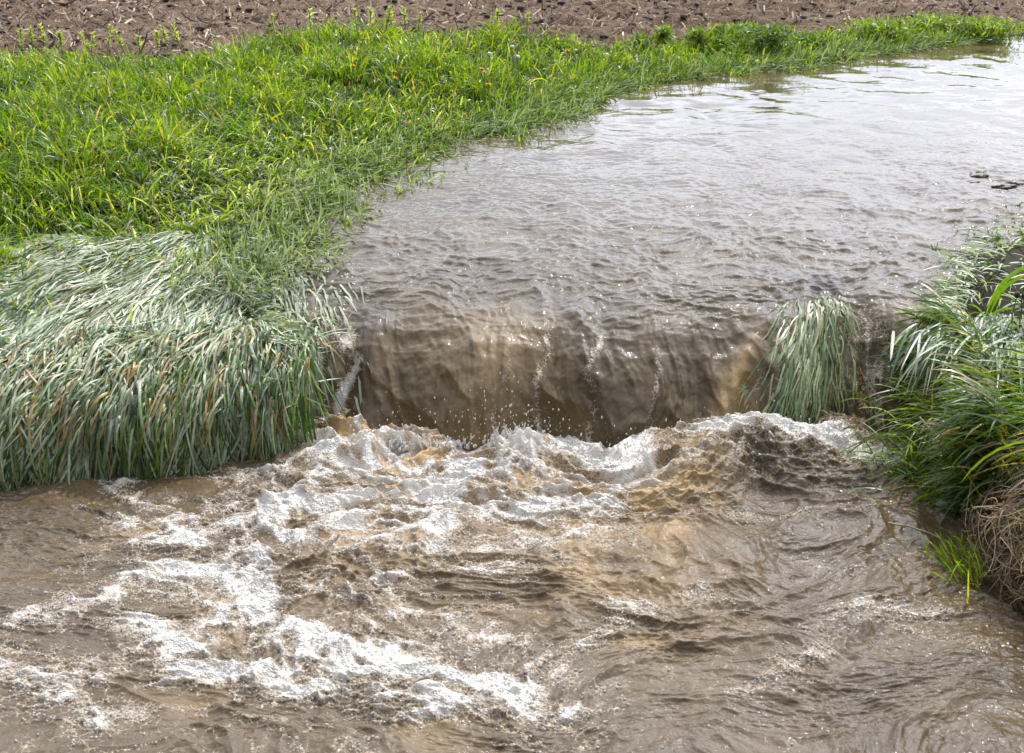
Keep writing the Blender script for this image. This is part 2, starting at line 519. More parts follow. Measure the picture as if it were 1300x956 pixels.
# ------------------------------------------------------------------ churned pool
FOAM_LINES = [  # pixel polylines at pool level, half width (m), strength
    ([(560, 640), (640, 650), (720, 640)], .05, .6),
    ([(420, 575), (520, 560), (640, 560), (740, 575), (790, 590)], .14, .50),
    ([(600, 605), (560, 622), (480, 628), (400, 640), (355, 628), (330, 640)], .055, .95),
    ([(430, 655), (470, 672), (520, 665), (590, 680)], .05, .7),
    ([(355, 640), (330, 665), (400, 690), (520, 700)], .05, .6),
    ([(230, 668), (240, 690), (215, 715), (290, 725), (330, 760), (345, 790), (400, 815), (520, 850), (620, 862), (700, 900)], .065, 1.0),
    ([(150, 655), (190, 690), (215, 715)], .05, .55),
    ([(205, 720), (150, 745), (50, 770), (10, 800)], .05, .62),
    ([(200, 790), (215, 830), (300, 850), (420, 862), (560, 890)], .075, .85),
    ([(200, 790), (260, 775), (345, 790)], .07, .7),
    ([(-60, 835), (20, 845), (90, 870), (160, 900)], .08, .62),
    ([(770, 592), (850, 560), (960, 558), (1060, 562), (1150, 588)], .085, 1.15),
    ([(140, 600), (190, 640), (260, 660)], .04, .40),
    ([(560, 900), (620, 868), (730, 815), (800, 770), (890, 750)], .055, .42),
    ([(930, 866), (1000, 848), (1050, 800), (1095, 765), (1180, 775)], .045, .50),
    ([(1100, 770), (1180, 800), (1240, 810)], .05, .35),
    ([(680, 640), (760, 640), (800, 620), (790, 600)], .08, .55),
    ([(520, 700), (620, 690), (700, 690), (760, 670)], .06, .5),
    ([(360, 740), (470, 745), (560, 720), (640, 720)], .04, .42),
    ([(450, 790), (560, 780), (640, 800), (700, 830)], .045, .42),
    ([(920, 640), (1000, 650), (1100, 640)], .06, .25),
    ([(1010, 700), (1100, 720), (1170, 700)], .05, .28),
    ([(340, 640), (300, 660), (250, 682)], .05, .85),
    ([(400, 690), (330, 702), (290, 725)], .05, .8),
    ([(520, 600), (450, 592), (400, 602)], .05, .7),
    ([(1150, 590), (1185, 600), (1225, 628), (1245, 660)], .05, .35),
]
FOAM_W = [(pxs(p, POOL + .03), w, a) for p, w, a in FOAM_LINES]


def pool_fields(X, Y, want_foam=True):
    fy = foot_y(X)
    q = fy - Y                                  # distance downstream of the foot
    inx = ss(-1.5, -.6, X) * ss(1.95, 1.6, X)
    turb = .22 + .78 * np.exp(-np.clip(q, 0, 9) / .9) * inx
    turb = turb * (1 - .45 * ss(.9, 1.9, X)) * (1 + .35 * ss(.2, -.6, X) * ss(2.6, 1.6, q))
    wx = X + .16 * fbm(X * 1.4, Y * 1.4, 201, 2); wy = Y + .16 * fbm(X * 1.5, Y * 1.5, 205, 2)
    a = fbm(wx * 1.5, wy * 2.1, 211, 2)
    b = fbm(wx * 3.3, wy * 5.0, 221, 2)
    c = fbm(wx * 8, wy * 12, 231, 2)
    h = .050 * a + .048 * (1 - np.abs(b)) ** 2 + .016 * (1 - np.abs(c)) ** 2
    h = h * turb * 1.35
    boil = np.exp(-((q - .20) / .16) ** 2) * inx * (1 - .45 * ss(-.30, -.6, X) + .5 * np.exp(-((X - .02) / .14) ** 2) - .6 * np.exp(-((X - .45) / .12) ** 2))
    h += boil * (.024 + .032 * (1 - np.abs(fbm(wx * 5, wy * 5, 241, 2))) ** 2 + .02 * fbm(wx * 16, wy * 16, 245, 2)) * (1 - .5 * ss(.8, 1.2, X))
    fine = fbm(wx * 22, wy * 30, 251, 3)
    patch = ss(-.35, .35, fbm(X * 1.3 + Y * .8, Y * 2.2, 257, 2)); patch = .22 + .95 * patch
    patch = patch * (1 - .5 * ss(1.2, 1.6, X) * ss(4.6, 4.0, Y))
    h += .0052 * fine * (.30 + turb) * patch
    h += .0062 * (1 - np.abs(fbm(wx * 14 + 3, wy * 20, 255, 2))) ** 2 * (.4 + turb) * patch
    h += .0018 * fbm(wx * 60, wy * 70, 261, 2) * (.35 + turb)
    # broad standing waves slanting across the lower right
    h += .012 * np.sin((X * .75 - Y) * 9 + 3 * fbm(X, Y, 271, 2)) * ss(.2, 1.2, X)
    out = h
    if not want_foam: return out
    fo = np.zeros_like(X)
    ux = X + .06 * fbm(X * 5, Y * 6, 281, 2); uy = Y + .06 * fbm(X * 5, Y * 6, 285, 2)
    for p, w, am in FOAM_W:
        d = seg_dist(ux, uy, p)
        fo = np.maximum(fo, am * np.exp(-(d / w) ** 2) + .0)
        fo = fo + .16 * am * np.exp(-(d / (w * 3)) ** 2)
    lace = (1 - np.abs(fbm(wx * 4.5, wy * 7, 291, 3))) ** 4
    zone = ss(1.0, -.2, X) * .85 + .15
    lz = .74 * lace * zone * (1 - .5 * ss(-1.2, -2.2, X))
    foam = fo * (.70 + .55 * lace) + lz * (.35 + .5 * turb)
    foam += boil * .28 * (.3 + lace)
    core = np.exp(-((X + .25) / .75) ** 2) * ss(.05, .2, q) * ss(1.3, .5, q)
    foam += core * (.16 + .30 * (1 - np.abs(fbm(wx * 7, wy * 9, 297, 3))) ** 3)
    foam += .16 * fbm(X * 16, Y * 22, 301, 3) * ss(.1, .5, foam)
    hole = ss(.10, .55, perlin(wx * 3.6, wy * 6.2, 311))
    foam = foam * (1 - .55 * hole)
    foam = foam * ss(-.35, .05, q + .3)
    aer = .75 * turb * ss(.15, -.3, np.abs(X - .0) - .9) * ss(2.2, .2, q) * (.45 + .75 * ss(-.3, .6, fbm(wx * 3.2, wy * 4, 321, 3)))
    aer += .35 * ss(.3, .8, perlin(wx * 2.3, wy * 3.4, 331)) * ss(3, 1, q) * ss(1.2, .2, X)
    aer += .03
    aer *= ss(-2.4, -1.2, X) * .75 + .25
    out = out + ss(.35, .9, foam) * (.008 + .010 * (1 - np.abs(fbm(wx * 9, wy * 11, 341, 3))) ** 2 + .0025 * fbm(X * 45, Y * 45, 345, 2))
    return out, np.clip(foam, 0, 1.3), np.clip(aer, 0, 1), turb


def build_pool():
    ys = []
    y = 6.3
    while y > 3.0: ys.append(y); y -= .0011 * (y * y + 4) / 10
    st = .004
    while y > -14: ys.append(y); st *= 1.06; y -= st
    ys = np.array(ys)
    K = 1300
    fan = np.linspace(-.56, .56, K)
    Y, Fx = np.meshgrid(ys, fan, indexing='ij')
    X = Fx * (np.maximum(Y, 0) + 1.3 + np.maximum(-Y, 0) * .3)
    h, foam, aer, turb = pool_fields(X, Y)
    Z = POOL + h - .8 * ss(.06, .5, Y - foot_y(X))
    calm = np.clip(.35 + turb * .7, 0, 1)
    o = make_mesh('water', np.stack([X, Y, Z], -1).reshape(-1, 3), grid_faces(len(ys), K)[:, ::-1], M_water,
                  attrs={'aer': aer, 'foam': foam, 'thin': foam * 0, 'calm': calm})
    tag(o, kind='structure')
    return ys.min()


# ------------------------------------------------------------------ ribbons: blades of grass, straw, residue
def ribbons(name, P, side, W, col, mat, taper='leaf', fold=0.0, parent=None, tipcol=None):
    """P (N,K,3) centre lines, side (N,K,3) unit across-vectors, W (N,) widths, col (N,3)"""
    N, K, _ = P.shape
    t = np.linspace(0, 1, K)[None]
    if taper == 'leaf': w = np.clip(.55 + 2.2 * t, 0, 1) * np.sqrt(np.clip(1 - t ** 2.6, 0.0, 1)) + .012
    elif taper == 'stem': w = 1 - .5 * t
    else: w = np.ones_like(t)
    off = side * (W[:, None] * w * .5)[..., None]
    if fold:
        T = np.gradient(P, axis=1); T /= np.linalg.norm(T, axis=-1, keepdims=True) + 1e-9
        nrm = np.cross(T, side)
        mid = P - nrm * (W[:, None] * w * fold)[..., None]
        V = np.stack([P - off, mid, P + off], 2).reshape(-1, 3); c = 3
    else:
        V = np.stack([P - off, P + off], 2).reshape(-1, 3); c = 2
    base = (np.arange(N) * K * c)[:, None, None]
    k = (np.arange(K - 1) * c)[None, :, None]
    j = np.arange(c - 1)[None, None]
    i = (base + k + j).ravel()
    F = np.stack([i, i + 1, i + c + 1, i + c], 1)
    cc = np.repeat(col[:, None, :], K * c, 1).astype(np.float32)
    if tipcol is not None:
        tt = np.repeat(t[0], c)[None, :, None] ** 2
        cc = cc * (1 - tt * tipcol[1][:, None, None]) + np.array(tipcol[0])[None, None] * tt * tipcol[1][:, None, None]
    return make_mesh(name, V, F, mat, parent, vcol=cc.reshape(-1, 3))


def upright_paths(B, az, L, th0, bend, K=5, pw=1.4, roll=None):
    t = np.linspace(0, 1, K)[None]
    th = th0[:, None] + bend[:, None] * t ** pw
    dl = (L / (K - 1))[:, None]
    r = np.concatenate([np.zeros((len(L), 1)), np.cumsum(np.sin(th[:, 1:]) * dl, 1)], 1)
    z = np.concatenate([np.zeros((len(L), 1)), np.cumsum(np.cos(th[:, 1:]) * dl, 1)], 1)
    ca, sa = np.cos(az)[:, None], np.sin(az)[:, None]
    P = np.stack([B[:, 0:1] + ca * r, B[:, 1:2] + sa * r, B[:, 2:3] + z], -1)
    h = np.stack([-sa * np.ones_like(r), ca * np.ones_like(r), np.zeros_like(r)], -1)
    if roll is not None:
        nrm = np.stack([-ca * np.cos(th), -sa * np.cos(th), np.sin(th)], -1)
        rr = (roll[:, None] * (1 + .8 * t))[..., None]
        h = h * np.cos(rr) + nrm * np.sin(rr)
    return P, h


def lerpc(a, b, t):
    return np.array(a)[None] * (1 - t[:, None]) + np.array(b)[None] * t[:, None]


def vary(c, r, amt=.25):
    return np.clip(c * (1 + amt * (r.random((len(c), 1)) * 2 - 1)) * (1 + .08 * (r.random((len(c), 3)) * 2 - 1)), 0, 1)


GREEN_A, GREEN_B = (.070, .135, .011), (.165, .25, .016)
YELLOWG = (.34, .33, .04)
PALE = (.38, .41, .275)
SAGE = (.22, .275, .165)
DEEP = (.045, .10, .022)
STRAW = (.40, .31, .18)


def build_bank_grass():
    r = np.random.default_rng(11)
    XS, YS = [], []
    # density by distance: fine close by, sparser and wider far away
    for y0, y1, dens in ((5.3, 7.2, 3800), (7.2, 9.0, 3200), (9, 11.5, 2400), (11.5, 15, 1500), (15, 20, 500)):
        x0, x1 = -.44 * y1 - .6, (.50 * y1 + 1.0)
        n = int((x1 - x0) * (y1 - y0) * dens)
        XS.append(r.uniform(x0, x1, n)); YS.append(r.uniform(y0, y1, n))
    X = np.concatenate(XS); Y = np.concatenate(YS)
    dl = signed(X, Y, land_left)
    edge = .10 * fbm(X * 2.2, Y * 2.2, 401, 3) + .12 * fbm(X * 7, Y * 7, 405, 2)
    fd = signed(X, Y, field_poly)
    pp = signed(X, Y, pool_poly)
    back = Y - mat_rim(X)
    clump = fbm(X * 3.1, Y * 3.1, 411, 3)
    keep = (dl > -.03 + edge * .9) & (fd < .12 + .25 * clump) & (pp < -.02) & (back > .98 + .14 * clump - .45 * r.random(len(X)) ** 3)
    keep &= r.random(len(X)) < .62 + .5 * clump
    X, Y, dl, fd, clump, back = X[keep], Y[keep], dl[keep], fd[keep], clump[keep], back[keep]
    n = len(X)
    Z = ground_h(X, Y)[0] - .01
    d = np.hypot(X, Y)
    tall = fbm(X * 1.1, Y * 1.1, 421, 2)
    L = (.15 + .07 * tall + .07 * clump) * r.uniform(.55, 1.35, n) + .03
    L *= ss(-.1, .5, dl) * .5 + .5
    # mean lay of the grass: downstream (towards the camera and a little right) near the water, upright further back
    lay = ss(1.6, .1, dl) * ss(11, 8, Y)
    az0 = -1.35 + .9 * fbm(X * .8, Y * .8, 431, 2)
    az = np.where(r.random(n) < .35 + .6 * lay, az0 + r.normal(0, .55, n), r.uniform(0, 2 * np.pi, n))
    th0 = r.uniform(.0, .45, n) + lay * r.uniform(.1, 1.1, n)
    bend = r.uniform(.3, 2.0, n) + lay * r.uniform(0, .6, n)
    P, h = upright_paths(np.stack([X, Y, Z], 1), az, L, th0, bend, 6, 1.4, r.normal(0, .5, n))
    W = r.uniform(.0055, .0120, n) * (1 + .05 * np.clip(d - 8, 0, 8))
    t = np.clip(.5 + .55 * fbm(X * 1.7, Y * 1.7, 441, 3) + r.normal(0, .2, n), 0, 1)
    col = lerpc(GREEN_A, GREEN_B, t)
    yl = r.random(n) < .10 + .1 * ss(8, 12, Y)
    col[yl] = lerpc(GREEN_B, YELLOWG, r.random(yl.sum()))
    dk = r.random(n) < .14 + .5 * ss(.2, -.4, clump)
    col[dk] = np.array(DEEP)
    pl = r.random(n) < lay * .42 + .04
    col[pl] = lerpc(SAGE, PALE, r.random(pl.sum()))
    st = r.random(n) < .03 + .09 * ss(.2, .7, fbm(X * 2.6, Y * 2.6, 461, 3))
    col[st] = lerpc(STRAW, (.26, .20, .12), r.random(st.sum()))
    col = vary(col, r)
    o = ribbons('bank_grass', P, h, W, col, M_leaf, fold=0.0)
    tag(o, 'long bright green grass covering the bank between the flood water and the field', 'grass', kind='stuff')
    print('bank blades', n)


def build_shore_grass():
    r = np.random.default_rng(15)
    n = 170000
    Y = r.uniform(6.2, 14.5, n) ; X = r.uniform(-1.8, 8, n)
    dl = signed(X, Y, land_left)
    k = (dl > -.12 - .38 * ss(12, 8.5, Y)) & (dl < .35) & (r.random(n) < .95 * ss(-.42, .02, dl + .22 * fbm(X * 2.6, Y * 2.6, 451, 3)))
    X, Y, dl = X[k], Y[k], dl[k]; n = len(X)
    Z = np.maximum(ground_h(X, Y)[0], -.014) + r.uniform(0, .01, n)
    flat = r.random(n) < .75
    th = np.where(flat, r.uniform(.9, 1.45, n), r.uniform(.1, .9, n))
    L = r.uniform(.07, .24, n) * (.6 + .4 * ss(-.4, 0, dl))
    P, h = upright_paths(np.stack([X, Y, Z], 1), -1.15 + r.normal(0, .5, n) + .7 * fbm(X * 2, Y * 2, 455, 2), L, th, r.uniform(.1, .7, n), 6, 1.2, r.normal(0, .5, n))
    c = lerpc(SAGE, PALE, r.random(n)); g = r.random(n) < .16 + .25 * ss(7, 9, Y); c[g] = lerpc(GREEN_A, GREEN_B, r.random(g.sum())); g = r.random(n) < .1; c[g] = np.array((.07, .08, .04))
    o = ribbons('flooded_grass', P, h, r.uniform(.005, .0105, n), vary(c, r), M_wet)
    tag(o, 'wet pale grass lying in the shallow water along the left shore', 'grass', kind='stuff')


def mat_point(x, s, n):
    """s measured DOWN the drape from the back edge; n out of the turf"""
    u = np.clip(_mS - s, 0, _mS)
    q = np.interp(u, _ms, _mq); z = np.interp(u, _ms, _mz)
    q1, z1 = np.interp(u + .02, _ms, _mq), np.interp(u + .02, _ms, _mz); q0, z0 = np.interp(u - .02, _ms, _mq), np.interp(u - .02, _ms, _mz)
    a, b = q1 - q0, z1 - z0
    l = np.hypot(a, b) + 1e-9
    lump = .034 * fbm(x * 3.0, s * 2.4, 501, 4)
    n = n + lump
    under = np.maximum(s - _mS, 0)
    return np.stack([x, mat_rim(x) + q - b / l * n, z + a / l * n - under], -1)


def build_mat():
    r = np.random.default_rng(21)
    n = 52000
    x0 = r.uniform(-3.6, -.50, n); s0 = r.uniform(-.10, _mS - .30, n)
    # keep to the turf: its right edge narrows towards the back, and water covers it there
    right = np.interp(s0, [-.1, .4, .85, 1.35, 1.65, _mS], [-1.62, -1.46, -1.30, -1.15, -.99, -.87])
    k = x0 < right + r.normal(0, .035, n)
    # extra fringe blades starting at the rim
    m = 6500
    xf = r.uniform(-3.6, -.87, m); sf = _mS - r.uniform(.36, .95, m)
    X0 = np.concatenate([x0[k], xf]); S0 = np.concatenate([s0[k], sf]); fringe = np.concatenate([np.zeros(k.sum(), bool), np.ones(m, bool)])
    n = len(X0)
    K = 8
    ang = np.interp(X0, [-2.6, -2.1, -1.6, -1.25, -.95, -.7], [-.75, -.62, -.42, -.12, .30, .62])
    ang = ang * np.interp(S0, [0, .5, 1.1, _mS], [1.25, 1.0, .45, .25]) + r.normal(0, .22, n) + (r.random(n) < .06) * r.normal(0, .8, n) + .50 * fbm(X0 * 2.6, S0 * 3, 511, 2)
    L = r.uniform(.10, .52, n) * np.where(fringe, r.uniform(.30, 1.0, n) * (1 + .4 * fbm(X0 * 5, X0 * 0 + 3, 541, 2)), 1)
    t = np.linspace(0, 1, K)[None]
    curve = r.normal(0, .25, n)
    aa = ang[:, None] + curve[:, None] * t
    dl = (L / (K - 1))[:, None]
    XX = X0[:, None] + np.concatenate([np.zeros((n, 1)), np.cumsum(np.sin(aa[:, 1:]) * dl, 1)], 1)
    SS = S0[:, None] + np.concatenate([np.zeros((n, 1)), np.cumsum(np.cos(aa[:, 1:]) * dl, 1)], 1)
    lift0 = r.uniform(.0, .030, n); arch = r.uniform(0, .022, n) + np.where(fringe, r.uniform(0, .05, n), 0)
    NN = lift0[:, None] + arch[:, None] * np.sin(np.pi * np.minimum(t * 1.0, 1)) + r.normal(0, .006, n)[:, None] * t
    P = mat_point(XX, SS, NN)
    # across-vector: level and square to the blade, rolled a little
    T = np.gradient(P, axis=1); T /= np.linalg.norm(T, axis=-1, keepdims=True) + 1e-9
    up = mat_point(XX, SS, NN + .01) - P; up /= np.linalg.norm(up, axis=-1, keepdims=True) + 1e-9
    side = np.cross(T, up); side /= np.linalg.norm(side, axis=-1, keepdims=True) + 1e-9
    nn = np.cross(side, T)
    ro = (r.normal(0, .42, n)[:, None] + r.normal(0, .35, n)[:, None] * t)[..., None]
    side = side * np.cos(ro) + nn * np.sin(ro)
    W = r.uniform(.004, .0125, n)
    c = lerpc(SAGE, PALE, np.clip(.55 + .5 * fbm(X0 * 2, S0 * 3, 521, 2) + r.normal(0, .25, n), 0, 1))
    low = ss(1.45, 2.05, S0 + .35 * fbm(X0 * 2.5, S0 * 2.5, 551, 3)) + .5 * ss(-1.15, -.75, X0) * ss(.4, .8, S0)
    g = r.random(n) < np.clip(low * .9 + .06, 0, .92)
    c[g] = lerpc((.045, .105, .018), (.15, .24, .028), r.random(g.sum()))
    dk = r.random(n) < .12 + .38 * ss(1.6, 2.1, S0); c[dk] = np.array((.045, .080, .030))  # more dark blades towards the hanging ends, painting the shaded gaps there
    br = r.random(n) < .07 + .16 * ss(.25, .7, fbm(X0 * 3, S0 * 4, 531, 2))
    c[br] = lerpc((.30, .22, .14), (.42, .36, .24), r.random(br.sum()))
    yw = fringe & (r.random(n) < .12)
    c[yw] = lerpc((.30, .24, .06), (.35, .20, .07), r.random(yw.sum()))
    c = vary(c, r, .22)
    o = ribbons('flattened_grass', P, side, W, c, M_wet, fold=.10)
    tag(o, 'pale grey green grass combed flat over the left brink and hanging to the pool', 'grass', kind='stuff')


def build_drowned():
    """grass tuft lying under the sheet of falling water, right of the middle"""
    r = np.random.default_rng(31)
    root = empty('drowned_grass_tuft', (1.05, 6.3, -.1))
    tag(root, 'green grass tuft combed down under the falling water right of the middle', 'grass tuft')
    n = 7500
    s0 = r.uniform(.24, .88, n)
    c = 1.24 + .19 * ss(0, .8, s0); w = .38 - .20 * ss(0, .8, s0)
    a = np.clip(r.normal(-.05, .55, n), -1.2, 1.2)
    x0 = c + w * a * .8 + .05 * fbm(s0 * 3, s0 * 0 + a * 2, 165, 2)
    K = 8; t = np.linspace(0, 1, K)[None]
    L = r.uniform(.18, .42, n)
    ang = a * .30 + r.normal(0, .11, n) - .22
    XX = x0[:, None] + np.sin(ang)[:, None] * t * L[:, None] + .008 * np.sin(t * 9 + r.uniform(0, 6, n)[:, None])
    SS = s0[:, None] - np.cos(ang)[:, None] * t * L[:, None]
    base = sheet_relief(XX, np.maximum(SS, .0))[0]
    NN = base - r.uniform(.001, .026, n)[:, None]
    poke = (r.random(n) < .07)[:, None] * .012 * np.sin(np.pi * t)
    P = fall_point(XX, np.maximum(SS, .0), NN + poke)
    T = np.gradient(P, axis=1); T /= np.linalg.norm(T, axis=-1, keepdims=True) + 1e-9
    up = fall_point(XX, SS, NN + .01) - fall_point(XX, SS, NN); up /= np.linalg.norm(up, axis=-1, keepdims=True) + 1e-9
    side = np.cross(T, up); side /= np.linalg.norm(side, axis=-1, keepdims=True) + 1e-9
    ro = r.normal(0, .4, n)[:, None, None]
    side = side * np.cos(ro) + np.cross(side, T) * np.sin(ro)
    col = vary(lerpc((.07, .12, .03), (.28, .34, .17), np.clip(r.normal(.5, .3, n), 0, 1)), r, .3)
    yl = r.random(n) < .2
    col[yl] = lerpc((.25, .24, .07), (.35, .33, .16), r.random(yl.sum()))
    o = ribbons('leaf_blades', P, side, r.uniform(.006, .012, n), col, M_wet)
    o.parent = root; o.matrix_parent_inverse = root.matrix_world.inverted()
    o.location = -Vector((0, 0, 0))
    fix_parent(o, root)
    # left margin: pale blades seen through the film of water that runs off the turf
    n = 9000
    s0 = r.uniform(.05, 1.45, n); x0 = r.uniform(-1.7, -.66, n)
    lim = np.interp(s0, [.1, .7, 1.35], [-.98, -.92, -.98]) + .14 * r.normal(0, 1, n)
    kk = x0 < lim; s0, x0 = s0[kk], x0[kk]; n = len(s0)
    L = r.uniform(.12, .30, n)
    ang = .30 + r.normal(0, .16, n)
    XX = x0[:, None] + np.sin(ang)[:, None] * t * L[:, None]; SS = s0[:, None] - np.cos(ang)[:, None] * t * L[:, None]
    NN = sheet_relief(XX, np.maximum(SS, 0))[0] - r.uniform(.0, .026, n)[:, None] + (r.random(n) < .12)[:, None] * .022 * np.sin(np.pi * t)
    P = fall_point(XX, SS, NN)
    T = np.gradient(P, axis=1); T /= np.linalg.norm(T, axis=-1, keepdims=True) + 1e-9
    up = fall_point(XX, SS, NN + .01) - P; up /= np.linalg.norm(up, axis=-1, keepdims=True) + 1e-9
    side = np.cross(T, up); side /= np.linalg.norm(side, axis=-1, keepdims=True) + 1e-9
    o = ribbons('submerged_grass', P, side, r.uniform(.006, .012, n), vary(lerpc(SAGE, PALE, r.random(n)), r), M_wet)
    tag(o, 'pale grass blades showing through the shallow water at the left edge of the fall', 'grass', kind='stuff')


def fix_parent(o, root):
    o.parent = root
    o.matrix_parent_inverse.identity()
    o.location = -root.location


# ------------------------------------------------------------------ right bank
def build_right_bank():
    r = np.random.default_rng(41)

    def tuft(name, label, cx, cy, cz, n, L, spread, az0, azs, th0, bend, W, cols, mat=M_leaf, pw=1.3, K=8, group=None, ex=None, dry=0):
        root = empty(name, (cx, cy, cz)); tag(root, label, 'grass tuft', group)
        B = np.stack([cx + r.normal(0, spread[0], n), cy + r.normal(0, spread[1], n), cz + r.uniform(-.03, .02, n) + (0 if ex is None else 0)], 1)
        if ex is not None: B[:, 2] = ex(B)
        az = az0 + r.normal(0, azs, n)
        P, h = upright_paths(B, az, r.uniform(*L, n), r.uniform(*th0, n), r.uniform(*bend, n), K, pw, r.normal(0, .45, n))
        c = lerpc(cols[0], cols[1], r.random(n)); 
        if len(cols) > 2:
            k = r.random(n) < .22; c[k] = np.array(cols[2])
        if dry:
            k = r.random(n) < dry; c[k] = lerpc(STRAW, (.24, .17, .10), r.random(k.sum()))
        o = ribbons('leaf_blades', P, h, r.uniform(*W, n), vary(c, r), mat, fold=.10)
        fix_parent(o, root)
        return root
    # dark wet grass hanging like a curtain down the brink
    x, y = px(1250, 405)
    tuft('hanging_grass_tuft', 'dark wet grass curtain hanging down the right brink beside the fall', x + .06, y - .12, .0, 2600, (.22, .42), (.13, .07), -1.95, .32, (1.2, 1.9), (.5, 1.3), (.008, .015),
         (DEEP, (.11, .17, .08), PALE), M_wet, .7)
    x, y = px(1290, 420)
    tuft('hanging_grass_tuft', 'pale silvery grass hanging at the right edge behind the dark curtain', x + .14, y - .12, .0, 1100, (.28, .55), (.16, .10), -1.75, .4, (1.2, 1.8), (.5, 1.2), (.007, .013),
         (SAGE, PALE, (.10, .16, .05)), M_wet, .8)
    # bright arching mound below it, leaning to the left over the pool edge
    tuft('arching_grass_clump', 'bright green grass mound leaning left over the foot of the fall', 2.27, 5.44, -.34, 2400, (.20, .42), (.20, .13), 3.45, .60, (.3, 1.0), (.9, 1.8), (.006, .012),
         (GREEN_A, (.20, .27, .05), PALE), M_leaf, 1.0, dry=.06)
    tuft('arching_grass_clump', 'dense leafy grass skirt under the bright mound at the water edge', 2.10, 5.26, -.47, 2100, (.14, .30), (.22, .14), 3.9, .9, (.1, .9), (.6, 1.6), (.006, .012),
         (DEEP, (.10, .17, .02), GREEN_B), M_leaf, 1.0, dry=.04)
    tuft('arching_grass_clump', 'tall green and straw coloured grass above the matted straw at the right edge', 2.10, 4.93, -.40, 620, (.20, .42), (.14, .10), 1.9, 1.2, (.0, .5), (.2, 1.1), (.006, .012),
         (GREEN_A, YELLOWG, STRAW), M_leaf, 1.2, dry=.2)
    tuft('arching_grass_clump', 'small green tuft growing from the waterline below the matted straw', 1.62, 4.42, -.52, 90, (.10, .22), (.05, .07), 2.6, .9, (.0, .5), (.2, 1.2), (.006, .010),
         (GREEN_A, GREEN_B, YELLOWG), M_leaf, 1.2)
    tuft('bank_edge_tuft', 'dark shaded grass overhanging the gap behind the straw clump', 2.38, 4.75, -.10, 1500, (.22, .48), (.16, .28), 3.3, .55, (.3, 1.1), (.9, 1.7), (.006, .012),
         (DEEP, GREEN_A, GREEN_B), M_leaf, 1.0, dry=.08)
    tuft('bank_edge_tuft', 'grass hanging over the bank near the lower right corner', 2.45, 4.05, -.10, 1200, (.22, .45), (.14, .28), 3.2, .5, (.3, 1.1), (.9, 1.7), (.006, .012),
         (DEEP, GREEN_A, STRAW), M_leaf, 1.0, dry=.2)
    tuft('hanging_straw_tuft', 'dry straw and grass hanging down the bank face at the lower right', 2.04, 4.26, -.14, 900, (.12, .34), (.06, .32), 3.25, .45, (.9, 1.5), (1.0, 1.7), (.004, .009),
         ((.30, .23, .14), (.13, .09, .05), GREEN_A), M_leaf, .7, dry=.1)
    # grass rooted all over the bank faces
    def face_grass(line, n, zr, label, cols, mat, out=.0, th=(.5, 1.5), Lr=(.10, .28)):
        line = np.array(line, float); u = r.random(n) * (len(line) - 1); i0 = np.minimum(u.astype(int), len(line) - 2); f = (u - i0)[:, None]
        B = line[i0] * (1 - f) + line[i0 + 1] * f
        d = line[i0 + 1] - line[i0]; nr = np.stack([-d[:, 1], d[:, 0]], 1); nr /= np.linalg.norm(nr, axis=1, keepdims=True)
        B = B - nr * (out + r.uniform(-.02, .06, n))[:, None]
        P, h = upright_paths(np.column_stack([B, r.uniform(*zr, n)]), np.arctan2(nr[:, 1], nr[:, 0]) + r.normal(0, .6, n), r.uniform(*Lr, n), r.uniform(*th, n), r.uniform(.4, 1.5, n), 7, 1.2, r.normal(0, .5, n))
        c = lerpc(cols[0], cols[1], r.random(n)); q = r.random(n) < .15; c[q] = np.array(cols[2])
        o = ribbons('bank_face_grass', P, h, r.uniform(.005, .011, n), vary(c, r), mat)
        tag(o, label, 'grass', kind='stuff')
    face_grass([(1.82, 4.80), (1.88, 5.05), (1.98, 5.45), (2.02, 5.80), (1.90, 5.98)], 3400, (-.46, .0), 'dark grass rooted in the steep face of the right bank', (DEEP, (.09, .15, .02), STRAW), M_leaf, out=-.04)
    face_grass([(1.98, 5.85), (2.1, 6.15), (2.3, 6.6), (2.6, 7.2)], 320, (-.05, .0), 'pale wet grass fringing the flood water on the right bank', (SAGE, PALE, GREEN_A), M_wet, out=-.06, th=(1.0, 1.6), Lr=(.06, .18))
    face_grass([(-1.32, 6.5), (-1.18, 6.2), (-1.08, 5.95), (-.99, 5.70)], 2200, (-.20, -.05), 'pale grass streaming off the left turf into the edge of the fall', (SAGE, PALE, (.08, .13, .04)), M_wet, out=.0, th=(1.2, 1.8), Lr=(.08, .20))
    # reed with arching leaves
    x, y = px(1252, 405)
    root = empty('reed_plant', (x, y, 0)); tag(root, 'bright green reed with three arching leaves on the right brink', 'reed')
    for az, L, th, bd, w in ((-.05, .44, .05, 1.75, .020), (.15, .34, .15, 1.55, .018), (.1, .15, .5, 1.5, .014), (2.4, .13, .3, 1.6, .010)):
        P, h = upright_paths(np.array([[x, y, -.02]]), np.array([az]), np.array([L]), np.array([th]), np.array([bd]), 14, 1.6, np.array([.9]))
        o = ribbons('leaf', P, h, np.array([w]), np.array([[.12, .22, .02]]), M_leaf, fold=.14); fix_parent(o, root)
    a = np.linspace(0, 2 * np.pi, 9)[:-1]
    V = np.array([[.007 * (1 - .3 * k) * math.cos(q), .007 * (1 - .3 * k) * math.sin(q), -.06 + .08 * k] for k in range(2) for q in a])
    F = np.array([[i, (i + 1) % 8, 8 + (i + 1) % 8, 8 + i] for i in range(8)])
    make_mesh('stem', V, F, M_leaf, root, vcol=np.full((16, 3), (.14, .22, .04)))
    # pale flooded grass further back at the right edge
    n = 4500
    X = r.uniform(1.95, 4.6, n); Y = r.uniform(5.55, 9.6, n)
